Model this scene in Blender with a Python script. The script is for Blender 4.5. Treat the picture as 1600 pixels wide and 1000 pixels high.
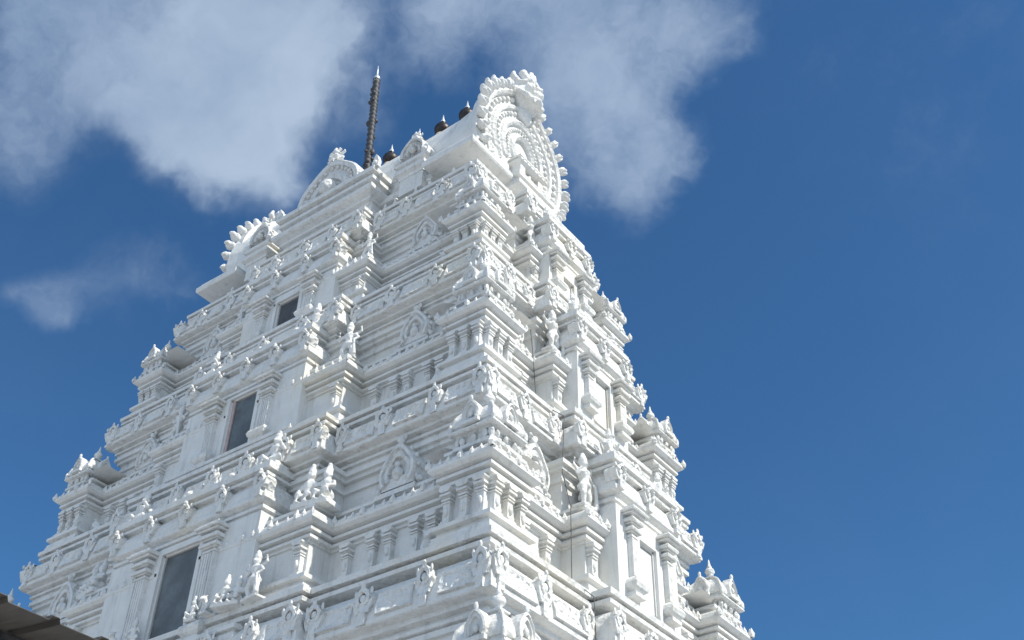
import bpy, math, random
from mathutils import Vector, Matrix, noise as mnoise
R = math.radians
random.seed(7)
scene = bpy.context.scene
for o in list(bpy.data.objects):
    bpy.data.objects.remove(o)
col = scene.collection

# ------------------------------------------------------------------ camera
CAM = Vector((18.753, -18.301, 0.0))
GROUND = -1.6
cd = bpy.data.cameras.new('camera')
cd.sensor_width = 36.0
cd.lens = 1800.3 / 1600 * 36
cd.clip_end = 20000
cam = bpy.data.objects.new('camera', cd)
col.objects.link(cam)
cam.matrix_world = (Matrix.Translation(CAM) @ Matrix.Rotation(R(37.252), 4, 'Z')
                    @ Matrix.Rotation(R(90 + 39.298), 4, 'X') @ Matrix.Rotation(R(1.308), 4, 'Z'))
scene.camera = cam

# ------------------------------------------------------------------ light
SUN_AZ, SUN_EL = 7.0, 46.0          # azimuth from +X towards +Y
sdir = Vector((math.cos(R(SUN_EL)) * math.cos(R(SUN_AZ)), math.cos(R(SUN_EL)) * math.sin(R(SUN_AZ)), math.sin(R(SUN_EL))))
sl = bpy.data.lights.new('sun', 'SUN')
sl.energy = 3.2
sl.angle = R(0.5)
sl.color = (1.0, 0.945, 0.83)
so = bpy.data.objects.new('sun', sl)
so.rotation_euler = sdir.to_track_quat('Z', 'Y').to_euler()
col.objects.link(so)

scene.view_settings.view_transform = 'Standard'
scene.view_settings.look = 'None'
scene.view_settings.gamma = 1
scene.view_settings.exposure = 0.72

def pix_dir(px, py):
    """world direction of the sky seen at a place of the 1600x1000 photograph"""
    v = Vector(((px - 800) / 1800.3, -(py - 500) / 1800.3, -1.0)).normalized()
    return (cam.matrix_world.to_3x3() @ v).normalized()

class NT:
    def __init__(s, tree):
        s.t = tree; s.n = tree.nodes; s.l = tree.links
    def new(s, kind, **kw):
        n = s.n.new(kind)
        for k, v in kw.items():
            setattr(n, k, v)
        return n
    def set(s, sock, v):
        if isinstance(v, bpy.types.NodeSocket):
            s.l.new(v, sock)
        else:
            sock.default_value = v
    def math(s, op, a, b=0.0, c=None, clamp=False):
        n = s.new('ShaderNodeMath', operation=op, use_clamp=clamp)
        s.set(n.inputs[0], a); s.set(n.inputs[1], b)
        if c is not None: s.set(n.inputs[2], c)
        return n.outputs[0]
    def vmath(s, op, a, b=None, scale=None):
        n = s.new('ShaderNodeVectorMath', operation=op)
        s.set(n.inputs[0], a)
        if b is not None: s.set(n.inputs[1], b)
        if scale is not None: s.set(n.inputs['Scale'], scale)
        return n.outputs['Value'] if op in ('DOT_PRODUCT', 'LENGTH', 'DISTANCE') else n.outputs[0]
    def noise(s, vec, scale, detail=4, rough=0.55, dist=0.0, out='Fac'):
        n = s.new('ShaderNodeTexNoise')
        s.set(n.inputs['Vector'], vec)
        n.inputs['Scale'].default_value = scale; n.inputs['Detail'].default_value = detail
        n.inputs['Roughness'].default_value = rough; n.inputs['Distortion'].default_value = dist
        return n.outputs[out]
    def ramp(s, v, lo, hi, a=0.0, b=1.0, smooth=True):
        n = s.new('ShaderNodeMapRange')
        n.interpolation_type = 'SMOOTHSTEP' if smooth else 'LINEAR'
        s.set(n.inputs['Value'], v)
        n.inputs['From Min'].default_value = lo; n.inputs['From Max'].default_value = hi
        n.inputs['To Min'].default_value = a; n.inputs['To Max'].default_value = b
        return n.outputs[0]
    def mix(s, f, a, b, mode='MIX'):
        n = s.new('ShaderNodeMix', data_type='RGBA', blend_type=mode)
        s.set(n.inputs[0], f)
        s.set(n.inputs[6], a if isinstance(a, bpy.types.NodeSocket) else (*a, 1))
        s.set(n.inputs[7], b if isinstance(b, bpy.types.NodeSocket) else (*b, 1))
        return n.outputs[2]

# ------------------------------------------------------------------ sky
world = bpy.data.worlds.new('World')
scene.world = world
world.use_nodes = True
w = NT(world.node_tree)
w.n.clear()
SKY_STRENGTH = 0.067
sky = w.new('ShaderNodeTexSky', sky_type='NISHITA')
sky.sun_disc = False
sky.sun_elevation = R(SUN_EL)
sky.sun_rotation = R(90 - SUN_AZ)
sky.altitude = 0
sky.air_density = 1.0
sky.dust_density = 0.15
sky.ozone_density = 3.0
tc = w.new('ShaderNodeTexCoord')
gdir = tc.outputs['Generated']
# ---- clouds: soft banks of cloud at fixed places of the sky, edges torn by noise
warp = w.noise(gdir, 3.2, 3, 0.6, out='Color')
wv = w.vmath('SCALE', w.vmath('SUBTRACT', warp, (0.5, 0.5, 0.5)), scale=0.17)
wfine = w.noise(gdir, 11.0, 4, 0.6, out='Color')
wv2 = w.vmath('SCALE', w.vmath('SUBTRACT', wfine, (0.5, 0.5, 0.5)), scale=0.07)
wd = w.vmath('ADD', w.vmath('ADD', gdir, wv), wv2)
cloud = None
def ang(pxr):
    return pxr / 1800.3
BANKS = [  # place in the sky (pixels of the photo), radius, inner softness, opacity
    (330, 60, 240, 0.2, 0.85), (350, 190, 210, 0.1, 0.8), (300, 150, 130, 0.1, 0.5), (400, 275, 120, 0.0, 0.45), (80, 0, 240, 0.1, 0.62), (450, 60, 170, 0.1, 0.55), (190, 110, 120, 0.0, 0.45),
    (740, -30, 200, 0.1, 0.75), (880, 40, 230, 0.2, 0.85), (970, 170, 190, 0.1, 0.72), (1090, 60, 130, 0.0, 0.55), (1080, 255, 100, 0.0, 0.42), (950, 270, 130, 0.0, 0.42),
    (100, 425, 80, 0.0, 0.28), (95, 480, 55, 0.0, 0.34), (40, 435, 60, 0.0, 0.22), (190, 415, 110, 0.0, 0.28), (270, 420, 110, 0.0, 0.28), (15, 190, 150, 0.0, 0.40), (560, 150, 150, 0.0, 0.42), (540, 60, 120, 0.0, 0.35),
    (690, 80, 130, 0.0, 0.36), (1130, 70, 110, 0.0, 0.40), (1050, 515, 60, 0.0, 0.22), (1000, 320, 90, 0.0, 0.32), (1550, -120, 800, 0.0, 0.22),
]
fill_banks = [((0.9, -0.35, 0.55), 0.75, 1.0), ((0.5, -0.9, 0.45), 0.7, 1.0), ((-0.2, -1.0, 0.35), 0.7, 1.0), ((0.3, -0.55, 0.9), 0.5, 0.9), ((-0.9, -0.7, 0.3), 0.5, 0.9)]  # unseen bright banks, added to lift the light on the shaded faces
def add_bank(c, r0, r1, op):
    global cloud
    d = w.vmath('DISTANCE', wd, tuple(c))
    m = w.ramp(d, r1, r0, 0.0, op)
    if cloud is None: cloud = m
    else:
        cloud = w.math('SUBTRACT', w.math('ADD', cloud, m), w.math('MULTIPLY', cloud, m))
for (px, py, r, s_, op) in BANKS:
    add_bank(pix_dir(px, py), ang(r) * s_, ang(r), op)
tear = w.noise(w.vmath('ADD', gdir, w.vmath('SCALE', w.vmath('SUBTRACT', wfine, (0.5, 0.5, 0.5)), scale=0.22)), 4.6, 8, 0.60)
tearm = w.ramp(tear, 0.30, 0.58, 0.62, 1.0)
cloud = w.math('MULTIPLY', w.ramp(w.math('ADD', cloud, w.math('MULTIPLY', w.math('SUBTRACT', tear, 0.52), 1.7)), 0.02, 1.0), w.ramp(cloud, 0.0, 0.55), clamp=True)
# thin veil everywhere
veil = w.ramp(w.noise(gdir, 2.3, 5, 0.6), 0.5, 0.9, 0.0, 0.05)
cloud = w.math('MAXIMUM', cloud, veil)
shade = w.ramp(w.noise(wd, 4.0, 5, 0.6), 0.30, 0.70)
K_ = 1.0 / SKY_STRENGTH
ccol = w.mix(shade, (0.18 * K_, 0.245 * K_, 0.35 * K_), (0.27 * K_, 0.335 * K_, 0.43 * K_))
skyc = w.mix(1.0, sky.outputs[0], (0.47, 0.84, 1.08), 'MULTIPLY')
both = w.mix(cloud, skyc, ccol)
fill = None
for c, r, op in fill_banks:
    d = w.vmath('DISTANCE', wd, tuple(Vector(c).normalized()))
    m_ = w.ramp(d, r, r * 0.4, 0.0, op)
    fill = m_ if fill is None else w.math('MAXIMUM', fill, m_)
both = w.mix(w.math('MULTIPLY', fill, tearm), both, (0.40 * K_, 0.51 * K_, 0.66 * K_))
bg = w.new('ShaderNodeBackground')
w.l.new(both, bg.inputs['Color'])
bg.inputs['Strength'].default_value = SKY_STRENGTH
wo = w.new('ShaderNodeOutputWorld')
w.l.new(bg.outputs[0], wo.inputs[0])

# ------------------------------------------------------------------ materials
def plaster(name, base=(0.71, 0.71, 0.69), carve=0.0, grain=0.35, dirt=0.6, warm=0.45, rough=0.62):
    m = bpy.data.materials.new(name); m.use_nodes = True
    t = NT(m.node_tree); t.n.clear()
    geo = t.new('ShaderNodeNewGeometry'); pos = geo.outputs['Position']
    big = t.noise(pos, 0.35, 5, 0.6)
    mid = t.noise(pos, 2.6, 6, 0.65)
    st = t.new('ShaderNodeMapping'); t.l.new(pos, st.inputs[0]); st.inputs['Scale'].default_value = (4.5, 4.5, 0.45)
    streak = t.noise(st.outputs[0], 1.0, 6, 0.7)
    fine = t.noise(pos, 19, 4, 0.7)
    c = t.mix(t.ramp(mid, 0.35, 0.75), base, tuple(x * 0.90 for x in base))
    c = t.mix(t.math('MULTIPLY', t.ramp(streak, 0.50, 0.76), dirt), c, (0.36, 0.35, 0.32))
    c = t.mix(t.math('MULTIPLY', t.ramp(big, 0.52, 0.72), warm), c, (0.72, 0.66, 0.52))
    spots = t.math('MULTIPLY', t.ramp(fine, 0.66, 0.80), dirt * 0.9)
    c = t.mix(spots, c, (0.33, 0.31, 0.28))
    h = t.math('MULTIPLY', fine, grain)
    h = t.math('ADD', h, t.math('MULTIPLY', mid, 0.6))
    if carve > 0:
        v = t.new('ShaderNodeTexVoronoi', feature='F1'); t.l.new(pos, v.inputs['Vector']); v.inputs['Scale'].default_value = 8.5
        v2 = t.new('ShaderNodeTexVoronoi', feature='SMOOTH_F1'); t.l.new(t.vmath('ADD', pos, t.vmath('SCALE', t.noise(pos, 5, 2, 0.5, out='Color'), scale=0.25)), v2.inputs['Vector']); v2.inputs['Scale'].default_value = 4.5
        h = t.math('ADD', h, t.math('MULTIPLY', v.outputs['Distance'], carve * 1.4))
        h = t.math('ADD', h, t.math('MULTIPLY', v2.outputs['Distance'], carve * 2.4))
    b = t.new('ShaderNodeBump'); b.inputs['Distance'].default_value = 0.05; b.inputs['Strength'].default_value = 0.8
    t.l.new(h, b.inputs['Height'])
    p = t.new('ShaderNodeBsdfPrincipled'); t.set(p.inputs['Base Color'], c)
    p.inputs['Roughness'].default_value = rough; p.inputs['Specular IOR Level'].default_value = 0.3
    t.l.new(b.outputs[0], p.inputs['Normal'])
    o = t.new('ShaderNodeOutputMaterial'); t.l.new(p.outputs[0], o.inputs[0])
    return m

def simple(name, color, rough=0.6, metal=0.0, var=0.25, scale=6.0, bump=0.3, streaks=False):
    m = bpy.data.materials.new(name); m.use_nodes = True
    t = NT(m.node_tree); t.n.clear()
    geo = t.new('ShaderNodeNewGeometry'); pos = geo.outputs['Position']
    if streaks:
        st = t.new('ShaderNodeMapping'); t.l.new(pos, st.inputs[0]); st.inputs['Scale'].default_value = (0.6, 5, 2)
        n = t.noise(st.outputs[0], scale, 6, 0.7)
    else:
        n = t.noise(pos, scale, 6, 0.7)
    c = t.mix(t.ramp(n, 0.3, 0.7), tuple(x * (1 - var) for x in color), tuple(min(1, x * (1 + var)) for x in color))
    b = t.new('ShaderNodeBump'); b.inputs['Distance'].default_value = 0.01; b.inputs['Strength'].default_value = bump
    t.l.new(n, b.inputs['Height'])
    p = t.new('ShaderNodeBsdfPrincipled'); t.set(p.inputs['Base Color'], c)
    p.inputs['Roughness'].default_value = rough; p.inputs['Metallic'].default_value = metal
    t.l.new(b.outputs[0], p.inputs['Normal'])
    o = t.new('ShaderNodeOutputMaterial'); t.l.new(p.outputs[0], o.inputs[0])
    return m

M_WALL = plaster('white_lime_paint', carve=0.0)
M_TRIM = plaster('white_lime_paint_moulded', carve=0.45, dirt=0.55)
M_CARVE = plaster('white_lime_paint_carved', carve=0.9, dirt=0.6)
M_STATUE = plaster('white_painted_stucco_figure', base=(0.74, 0.74, 0.72), carve=0.5, dirt=0.3, warm=0.1)
M_GLASS = simple('dusty_grey_window_panel', (0.085, 0.10, 0.105), 0.28, 0.0, 0.45, 1.1)
M_DARK = simple('dark_shutter', (0.055, 0.06, 0.065), 0.6, 0.0, 0.4, 3)
M_WOOD = simple('faded_pink_wood_frame', (0.42, 0.33, 0.31), 0.7, 0.0, 0.2, 4)
M_BRASS = simple('dark_tarnished_brass', (0.035, 0.028, 0.028), 0.45, 0.5, 0.5, 7)
M_CREAM = simple('cream_painted_stucco', (0.66, 0.56, 0.42), 0.7, 0.0, 0.15, 5)
M_MAST = simple('weathered_grey_metal', (0.09, 0.095, 0.10), 0.5, 0.7, 0.6, 9)
M_TIP = simple('bright_metal_tip', (0.62, 0.64, 0.66), 0.4, 0.6, 0.1, 9)
M_SHEET = simple('brown_painted_steel_sheet', (0.075, 0.066, 0.056), 0.6, 0.1, 0.30, 3.0, 0.25, streaks=True)
M_CABLE = simple('black_cable_rubber', (0.045, 0.045, 0.05), 0.6, 0.0, 0.2, 9)
M_GRANITE = simple('pale_granite_paving', (0.40, 0.40, 0.40), 0.75, 0.0, 0.18, 1.3)
M_STONE = simple('granite_base_stone', (0.38, 0.37, 0.35), 0.8, 0.0, 0.15, 1.6)

# ------------------------------------------------------------------ mesh building
class MB:
    def __init__(s):
        s.v = []; s.f = []; s.sm = []; s.M = Matrix.Identity(4)
    def add(s, vs, fs, smooth=False):
        o = len(s.v); M = s.M
        s.v.extend([tuple(M @ Vector(p)) for p in vs])
        s.f.extend([tuple(i + o for i in f) for f in fs]); s.sm.extend([smooth] * len(fs))
    def box(s, x0, x1, y0, y1, z0, z1, ch=0.0):
        if x0 > x1: x0, x1 = x1, x0
        if y0 > y1: y0, y1 = y1, y0
        if ch <= 0:
            vs = [(x0, y0, z0), (x1, y0, z0), (x1, y1, z0), (x0, y1, z0), (x0, y0, z1), (x1, y0, z1), (x1, y1, z1), (x0, y1, z1)]
            s.add(vs, [(0, 3, 2, 1), (4, 5, 6, 7), (0, 1, 5, 4), (1, 2, 6, 5), (2, 3, 7, 6), (3, 0, 4, 7)])
        else:
            c = ch
            s.rect_stack([( (x0+x1)/2, (y0+y1)/2 )], [(-c, z0), (0, z0 + c), (0, z1 - c), (-c, z1)], (x1-x0)/2, (y1-y0)/2)
    def rect_stack(s, ctr, prof, hx, hy, cap=True):
        cx, cy = ctr[0]
        out = [(cx + hx, cy - hy), (cx + hx, cy + hy), (cx - hx, cy + hy), (cx - hx, cy - hy)]
        s.sweep(out, prof, cap=cap)
    def sweep(s, outline, prof, cap=False, smooth=False):
        """sweep a profile of (offset outwards, z) round a closed outline of axis-parallel edges (counter-clockwise)"""
        pts = []
        for p in outline:
            if not pts or (abs(p[0] - pts[-1][0]) + abs(p[1] - pts[-1][1])) > 1e-5: pts.append(p)
        n = len(pts); nr = []
        for i in range(n):
            a, b, c = pts[i - 1], pts[i], pts[(i + 1) % n]
            def nn(p, q):
                dx, dy = q[0] - p[0], q[1] - p[1]; l = math.hypot(dx, dy)
                return (dy / l, -dx / l)
            n1, n2 = nn(a, b), nn(b, c)
            dot = n1[0] * n2[0] + n1[1] * n2[1]
            nr.append(n1 if dot > 0.99 else (n1[0] + n2[0], n1[1] + n2[1]))
        vs = []; fs = []
        for (o, z) in prof:
            for i in range(n):
                vs.append((pts[i][0] + nr[i][0] * o, pts[i][1] + nr[i][1] * o, z))
        for k in range(len(prof) - 1):
            for i in range(n):
                j = (i + 1) % n
                fs.append((k * n + i, k * n + j, (k + 1) * n + j, (k + 1) * n + i))
        if cap:
            fs.append(tuple(range(n - 1, -1, -1)))
            m = (len(prof) - 1) * n
            fs.append(tuple(range(m, m + n)))
        s.add(vs, fs, smooth)
    def lathe(s, prof, n=12, c=(0, 0), smooth=True, sx=1, sy=1):
        vs = []; fs = []
        for (r, z) in prof:
            for i in range(n):
                a = 2 * math.pi * i / n
                vs.append((c[0] + r * sx * math.cos(a), c[1] + r * sy * math.sin(a), z))
        for k in range(len(prof) - 1):
            for i in range(n):
                j = (i + 1) % n
                fs.append((k * n + i, k * n + j, (k + 1) * n + j, (k + 1) * n + i))
        fs.append(tuple(range(n - 1, -1, -1))); m = (len(prof) - 1) * n
        fs.append(tuple(range(m, m + n)))
        s.add(vs, fs, smooth)
    def prism(s, poly, y0, y1):
        """polygon in x,z (counter-clockwise seen from -y), extruded from y0 (front) to y1"""
        n = len(poly)
        vs = [(x, y0, z) for x, z in poly] + [(x, y1, z) for x, z in poly]
        fs = [tuple(range(n)), tuple(range(2 * n - 1, n - 1, -1))]
        for i in range(n):
            j = (i + 1) % n
            fs.append((j, i, i + n, j + n))
        s.add(vs, fs)
    def ball(s, c, r, sx=1, sy=1, sz=1, n=8, m=6):
        vs = []; fs = []
        for k in range(1, m):
            ph = math.pi * k / m
            for i in range(n):
                a = 2 * math.pi * i / n
                vs.append((c[0] + r * sx * math.sin(ph) * math.cos(a), c[1] + r * sy * math.sin(ph) * math.sin(a), c[2] - r * sz * math.cos(ph)))
        t = len(vs); vs.append((c[0], c[1], c[2] - r * sz)); vs.append((c[0], c[1], c[2] + r * sz))
        for k in range(m - 2):
            for i in range(n):
                j = (i + 1) % n
                fs.append((k * n + i, k * n + j, (k + 1) * n + j, (k + 1) * n + i))
        for i in range(n):
            j = (i + 1) % n
            fs.append((t, j, i)); fs.append(((m - 2) * n + i, (m - 2) * n + j, t + 1))
        s.add(vs, fs, True)
    def tube(s, pts, radii, n=8):
        vs = []; fs = []
        P = [Vector(p) for p in pts]
        if not isinstance(radii, (list, tuple)): radii = [radii] * len(P)
        for k, p in enumerate(P):
            d = (P[min(k + 1, len(P) - 1)] - P[max(k - 1, 0)]).normalized()
            u = d.orthogonal().normalized() if abs(d.z) > 0.9 else d.cross(Vector((0, 0, 1))).normalized()
            if abs(d.z) > 0.9: u = (Vector((1, 0, 0)) - d * d.x).normalized()
            v = d.cross(u)
            for i in range(n):
                a = 2 * math.pi * i / n
                vs.append(tuple(p + (u * math.cos(a) + v * math.sin(a)) * radii[k]))
        for k in range(len(P) - 1):
            for i in range(n):
                j = (i + 1) % n
                fs.append((k * n + i, k * n + j, (k + 1) * n + j, (k + 1) * n + i))
        fs.append(tuple(range(n - 1, -1, -1))); m = (len(P) - 1) * n
        fs.append(tuple(range(m, m + n)))
        s.add(vs, fs, True)
    def arch(s, prof, cz, a0, a1, n=28, rf=None, cx=0.0, sx=1.0, sz=1.0, smooth=False):
        """sweep a section of (radius, y) round an arc in the x,z plane; angles from the top, in degrees"""
        vs = []; fs = []; m = len(prof)
        for i in range(n + 1):
            a = R(a0 + (a1 - a0) * i / n); k = rf(a) if rf else 1.0
            for (r, y) in prof:
                vs.append((cx + r * k * sx * math.sin(a), y, cz + r * k * sz * math.cos(a)))
        for i in range(n):
            for j in range(m - 1):
                fs.append((i * m + j, i * m + j + 1, (i + 1) * m + j + 1, (i + 1) * m + j))
        fs.append(tuple(range(m - 1, -1, -1))); fs.append(tuple(n * m + j for j in range(m)))
        s.add(vs, fs, smooth)
    def mesh(s, name):
        me = bpy.data.meshes.new(name)
        me.from_pydata(s.v, [], s.f); me.polygons.foreach_set('use_smooth', s.sm); me.update()
        import bmesh
        bm = bmesh.new(); bm.from_mesh(me); bmesh.ops.recalc_face_normals(bm, faces=bm.faces); bm.to_mesh(me); bm.free()
        return me
    def build(s, name, mat, parent=None):
        me = s.mesh(name); me.materials.append(mat)
        return link(name, me, parent)

def link(name, me, parent=None, loc=(0, 0, 0), rz=0.0, sc=None):
    o = bpy.data.objects.new(name, me); col.objects.link(o)
    o.location = loc; o.rotation_euler = (0, 0, rz)
    if sc is not None: o.scale = sc if isinstance(sc, (tuple, list)) else (sc, sc, sc)
    if parent is not None: o.parent = parent
    return o
def empty(name, loc=(0, 0, 0), rz=0.0, parent=None):
    return link(name, None, parent, loc, rz)
def tag(o, label, cat, group=None, kind=None):
    if label: o['label'] = label
    if cat: o['category'] = cat
    if group: o['group'] = group
    if kind: o['kind'] = kind
    return o
def remeshed(mb, name, mat, voxel=0.03, smooth=2):
    """fuse overlapping lumps into one continuous skin and return its mesh"""
    me = mb.mesh(name); o = bpy.data.objects.new(name, me); col.objects.link(o)
    r = o.modifiers.new('r', 'REMESH'); r.mode = 'VOXEL'; r.voxel_size = voxel; r.use_smooth_shade = True
    if smooth:
        q = o.modifiers.new('s', 'SMOOTH'); q.iterations = smooth; q.factor = 0.5
    dg = bpy.context.evaluated_depsgraph_get(); dg.update()
    out = bpy.data.meshes.new_from_object(o.evaluated_get(dg)); out.name = name
    bpy.data.objects.remove(o); bpy.data.meshes.remove(me)
    out.materials.clear(); out.materials.append(mat)
    out.polygons.foreach_set('use_smooth', [True] * len(out.polygons))
    return out

# ------------------------------------------------------------------ the ground
g = MB(); g.add([(-3000, -3000, GROUND), (3000, -3000, GROUND), (3000, 3000, GROUND), (-3000, 3000, GROUND)], [(0, 1, 2, 3)])
tag(g.build('ground', M_GRANITE), None, None, None, 'structure')

# ------------------------------------------------------------------ the tower
tower = empty('temple_tower', (0, 0, GROUND))
tag(tower, 'tall white stepped temple gateway tower covered in carved cornices, pilasters and figures', 'temple tower')
T0 = -GROUND   # children are placed in tower space: z + T0
class TP:      # shift helper: the tower root sits on the ground, coordinates below are relative to the eye height
    pass
def tbuild(mb, name, mat, parent=None, label=None):
    o = mb.build(name, mat, parent or tower)
    if parent is None: o.location.z = T0
    if label: o['label'] = label
    return o

# tier data: k -> cornice lip half sizes and height of the cornice (F) and of the pavilion lip (K)
def AF(k): return 8.36 - 0.875 * (k - 1)
def BF(k): return {0: 5.85, 1: 5.03}.get(k, 4.92 - 0.71 * (k - 1))
ZF = {0: 3.3, 1: 8.35, 2: 13.0, 3: 17.3, 4: 21.15}
HF = {0: 1.2, 1: 1.22, 2: 1.05, 3: 1.0, 4: 0.98}
ZK = {0: 6.45, 1: 11.15, 2: 15.6, 3: 19.6}
AK = {0: 9.1, 1: 8.19, 2: 7.28, 3: 6.40}
BK = {0: 5.6, 1: 4.88, 2: 4.08, 3: 3.30}
HWK = {0: 4.4, 1: 3.9, 2: 3.38, 3: 2.8}      # half width of the front centre bay, pavilion level
HWF = {0: 4.9, 1: 4.2, 2: 3.45, 3: 2.60, 4: 2.2}
RWK = {0: 2.2, 1: 1.93, 2: 1.70, 3: 1.38}     # half width of the side centre bay
RWF = {0: 2.3, 1: 2.0, 2: 1.72, 3: 1.45, 4: 1.15}
CW = {0: 1.55, 1: 1.5, 2: 1.4, 3: 1.28}       # corner pavilion width
RC = 0.50                                     # recess between pavilions

def outline(a, b, hf, pf, hr, pr, cw, rc, nw=0.0):
    q = ([(nw, -(b + pf - 0.7)), (nw, -(b + pf))] if nw else []) + [(hf, -(b + pf)), (hf, -(b - rc)), (a - cw, -(b - rc)), (a - cw, -b), (a, -b), (a, -(b - cw)), (a - rc, -(b - cw)), (a - rc, -hr), (a + pr, -hr)]
    def clean(p):
        o = []
        for x in p:
            if not o or abs(x[0] - o[-1][0]) + abs(x[1] - o[-1][1]) > 1e-4: o.append(x)
        return o
    p = q + [(x, -y) for x, y in reversed(q)] + [(-x, -y) for x, y in q] + [(-x, y) for x, y in reversed(q)]
    p = clean(p)
    # drop collinear points
    n = len(p); o = []
    for i in range(n):
        a_, b_, c_ = p[i - 1], p[i], p[(i + 1) % n]
        if abs((b_[0] - a_[0]) * (c_[1] - b_[1]) - (b_[1] - a_[1]) * (c_[0] - b_[0])) > 1e-9: o.append(b_)
    return o

PFf, PFr = 0.40, 0.42
def f_outline(k): return outline(AF(k), BF(k), HWF[k], PFf if k != 1 else 0.2, RWF[k], PFr, 0.5, 0.0)
NOTCH = {0: 0.0, 1: 0.66, 2: 0.54, 3: 0.48}
def k_outline(k): return outline(AK[k], BK[k], HWK[k], 0.10, RWK[k], 0.05, CW[k], RC, NOTCH[k])

def face_sets(k, kind):
    """straight wall stretches on each side: (side, u0, u1, distance from axis) for the front and side faces"""
    if kind == 'F':
        a, b = AF(k), BF(k)
        return [('front', -a, -HWF[k], b), ('front', -HWF[k], HWF[k], b + (PFf if k != 1 else 0.2)), ('front', HWF[k], a, b),
                ('side', -b, -RWF[k], a), ('side', -RWF[k], RWF[k], a + PFr), ('side', RWF[k], b, a)]
    a, b, c = AK[k], BK[k], CW[k]
    return [('front', -a, -a + c, b), ('front', -a + c, -HWK[k], b - RC), ('front', -HWK[k], HWK[k], b + 0.10), ('front', HWK[k], a - c, b - RC), ('front', a - c, a, b),
            ('side', -b, -b + c, a), ('side', -b + c, -RWK[k], a - RC), ('side', -RWK[k], RWK[k], a + 0.05), ('side', RWK[k], b - c, a - RC), ('side', b - c, b, a)]
def place(side, u, d, z):
    """position and turn of something built facing -y, set on a side of the tower"""
    if side == 'front': return (u, -d, z + T0), 0.0
    if side == 'side': return (d, u, z + T0), R(90)
    if side == 'back': return (-u, d, z + T0), R(180)
    return (-d, -u, z + T0), R(-90)
OPP = {'front': 'back', 'side': 'far_side'}

# ---- shared ornaments --------------------------------------------------
def scroll_height(u, v, seed):
    """curling carved foliage as a height"""
    h = 0.0
    p = Vector((u * 2.6 + seed * 3.1, v * 2.6, seed))
    w_ = mnoise.noise_vector(p * 0.8) * 0.35
    p2 = p + w_
    d, pts = mnoise.voronoi(p2 * 1.25)
    r = d[0]
    h += 0.5 + 0.5 * math.cos(r * 17.0)
    h *= max(0.0, 1 - r * 0.5)
    h += 0.5 * mnoise.noise(p * 3.2)
    return max(0.0, h)
def relief_mesh(name, w_, h_, depth, seed, step=0.045, frame=0.06):
    mb = MB(); nx = max(4, int(w_ / step)); nz = max(4, int(h_ / step))
    vs = []; fs = []
    for j in range(nz + 1):
        for i in range(nx + 1):
            x = -w_ / 2 + w_ * i / nx; z = h_ * j / nz
            e = min(x + w_ / 2, w_ / 2 - x, z, h_ - z)
            if e < frame * 0.5: y = -depth * 1.1
            elif e < frame: y = -depth * 0.9
            else: y = -depth * (0.15 + 0.85 * scroll_height(x, z, seed))
            vs.append((x, y, z))
    for j in range(nz):
        for i in range(nx):
            a = j * (nx + 1) + i
            fs.append((a, a + 1, a + nx + 2, a + nx + 1))
    # edges back to the wall
    o = len(vs)
    rim = [i for i in range(nx + 1)] + [j * (nx + 1) + nx for j in range(1, nz + 1)] + [nz * (nx + 1) + i for i in range(nx - 1, -1, -1)] + [j * (nx + 1) for j in range(nz - 1, 0, -1)]
    for r_ in rim: vs.append((vs[r_][0], 0.02, vs[r_][2]))
    m = len(rim)
    for i in range(m):
        j = (i + 1) % m
        fs.append((rim[j], rim[i], o + i, o + j))
    mb.add(vs, fs, False)
    me = mb.mesh(name); me.materials.append(M_CARVE)
    return me

def kudu_mesh(h=0.85):
    """horseshoe ornament standing on a cornice lip, with a small head above"""
    mb = MB()
    hw = 0.17
    mb.prism([(-0.10, -0.02), (0.10, -0.02), (0.085, 0.26), (-0.085, 0.26)], -0.085, 0.05)
    mb.prism([(-0.16, 0.22), (0.16, 0.22), (0.22, 0.36), (0.26, 0.50), (0.15, 0.44), (-0.15, 0.44), (-0.26, 0.50), (-0.22, 0.36)], -0.07, 0.25)
    mb.arch([(0.10, -0.02), (0.10, -0.09), (0.13, -0.13), (0.19, -0.11), (0.20, 0.28)], 0.52, -150, 150, 18, rf=lambda a: 1 + 0.22 * math.exp(-(a / 0.35) ** 2))
    mb.ball((0, -0.03, 0.52), 0.085, sy=0.8)
    mb.ball((0, -0.08, 0.76), 0.06, sz=1.5, n=6, m=5)
    for sx in (-1, 1):
        mb.ball((sx * 0.2, -0.03, 0.66), 0.045, sz=1.7, n=6, m=5)
    for i in range(5):
        a = R(-100 + 50 * i)
        mb.ball((0.16 * math.sin(a), -0.11, 0.52 + 0.16 * math.cos(a)), 0.035, n=6, m=4)
    me = mb.mesh('horseshoe_ornament'); me.materials.append(M_CARVE)
    return me

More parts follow.
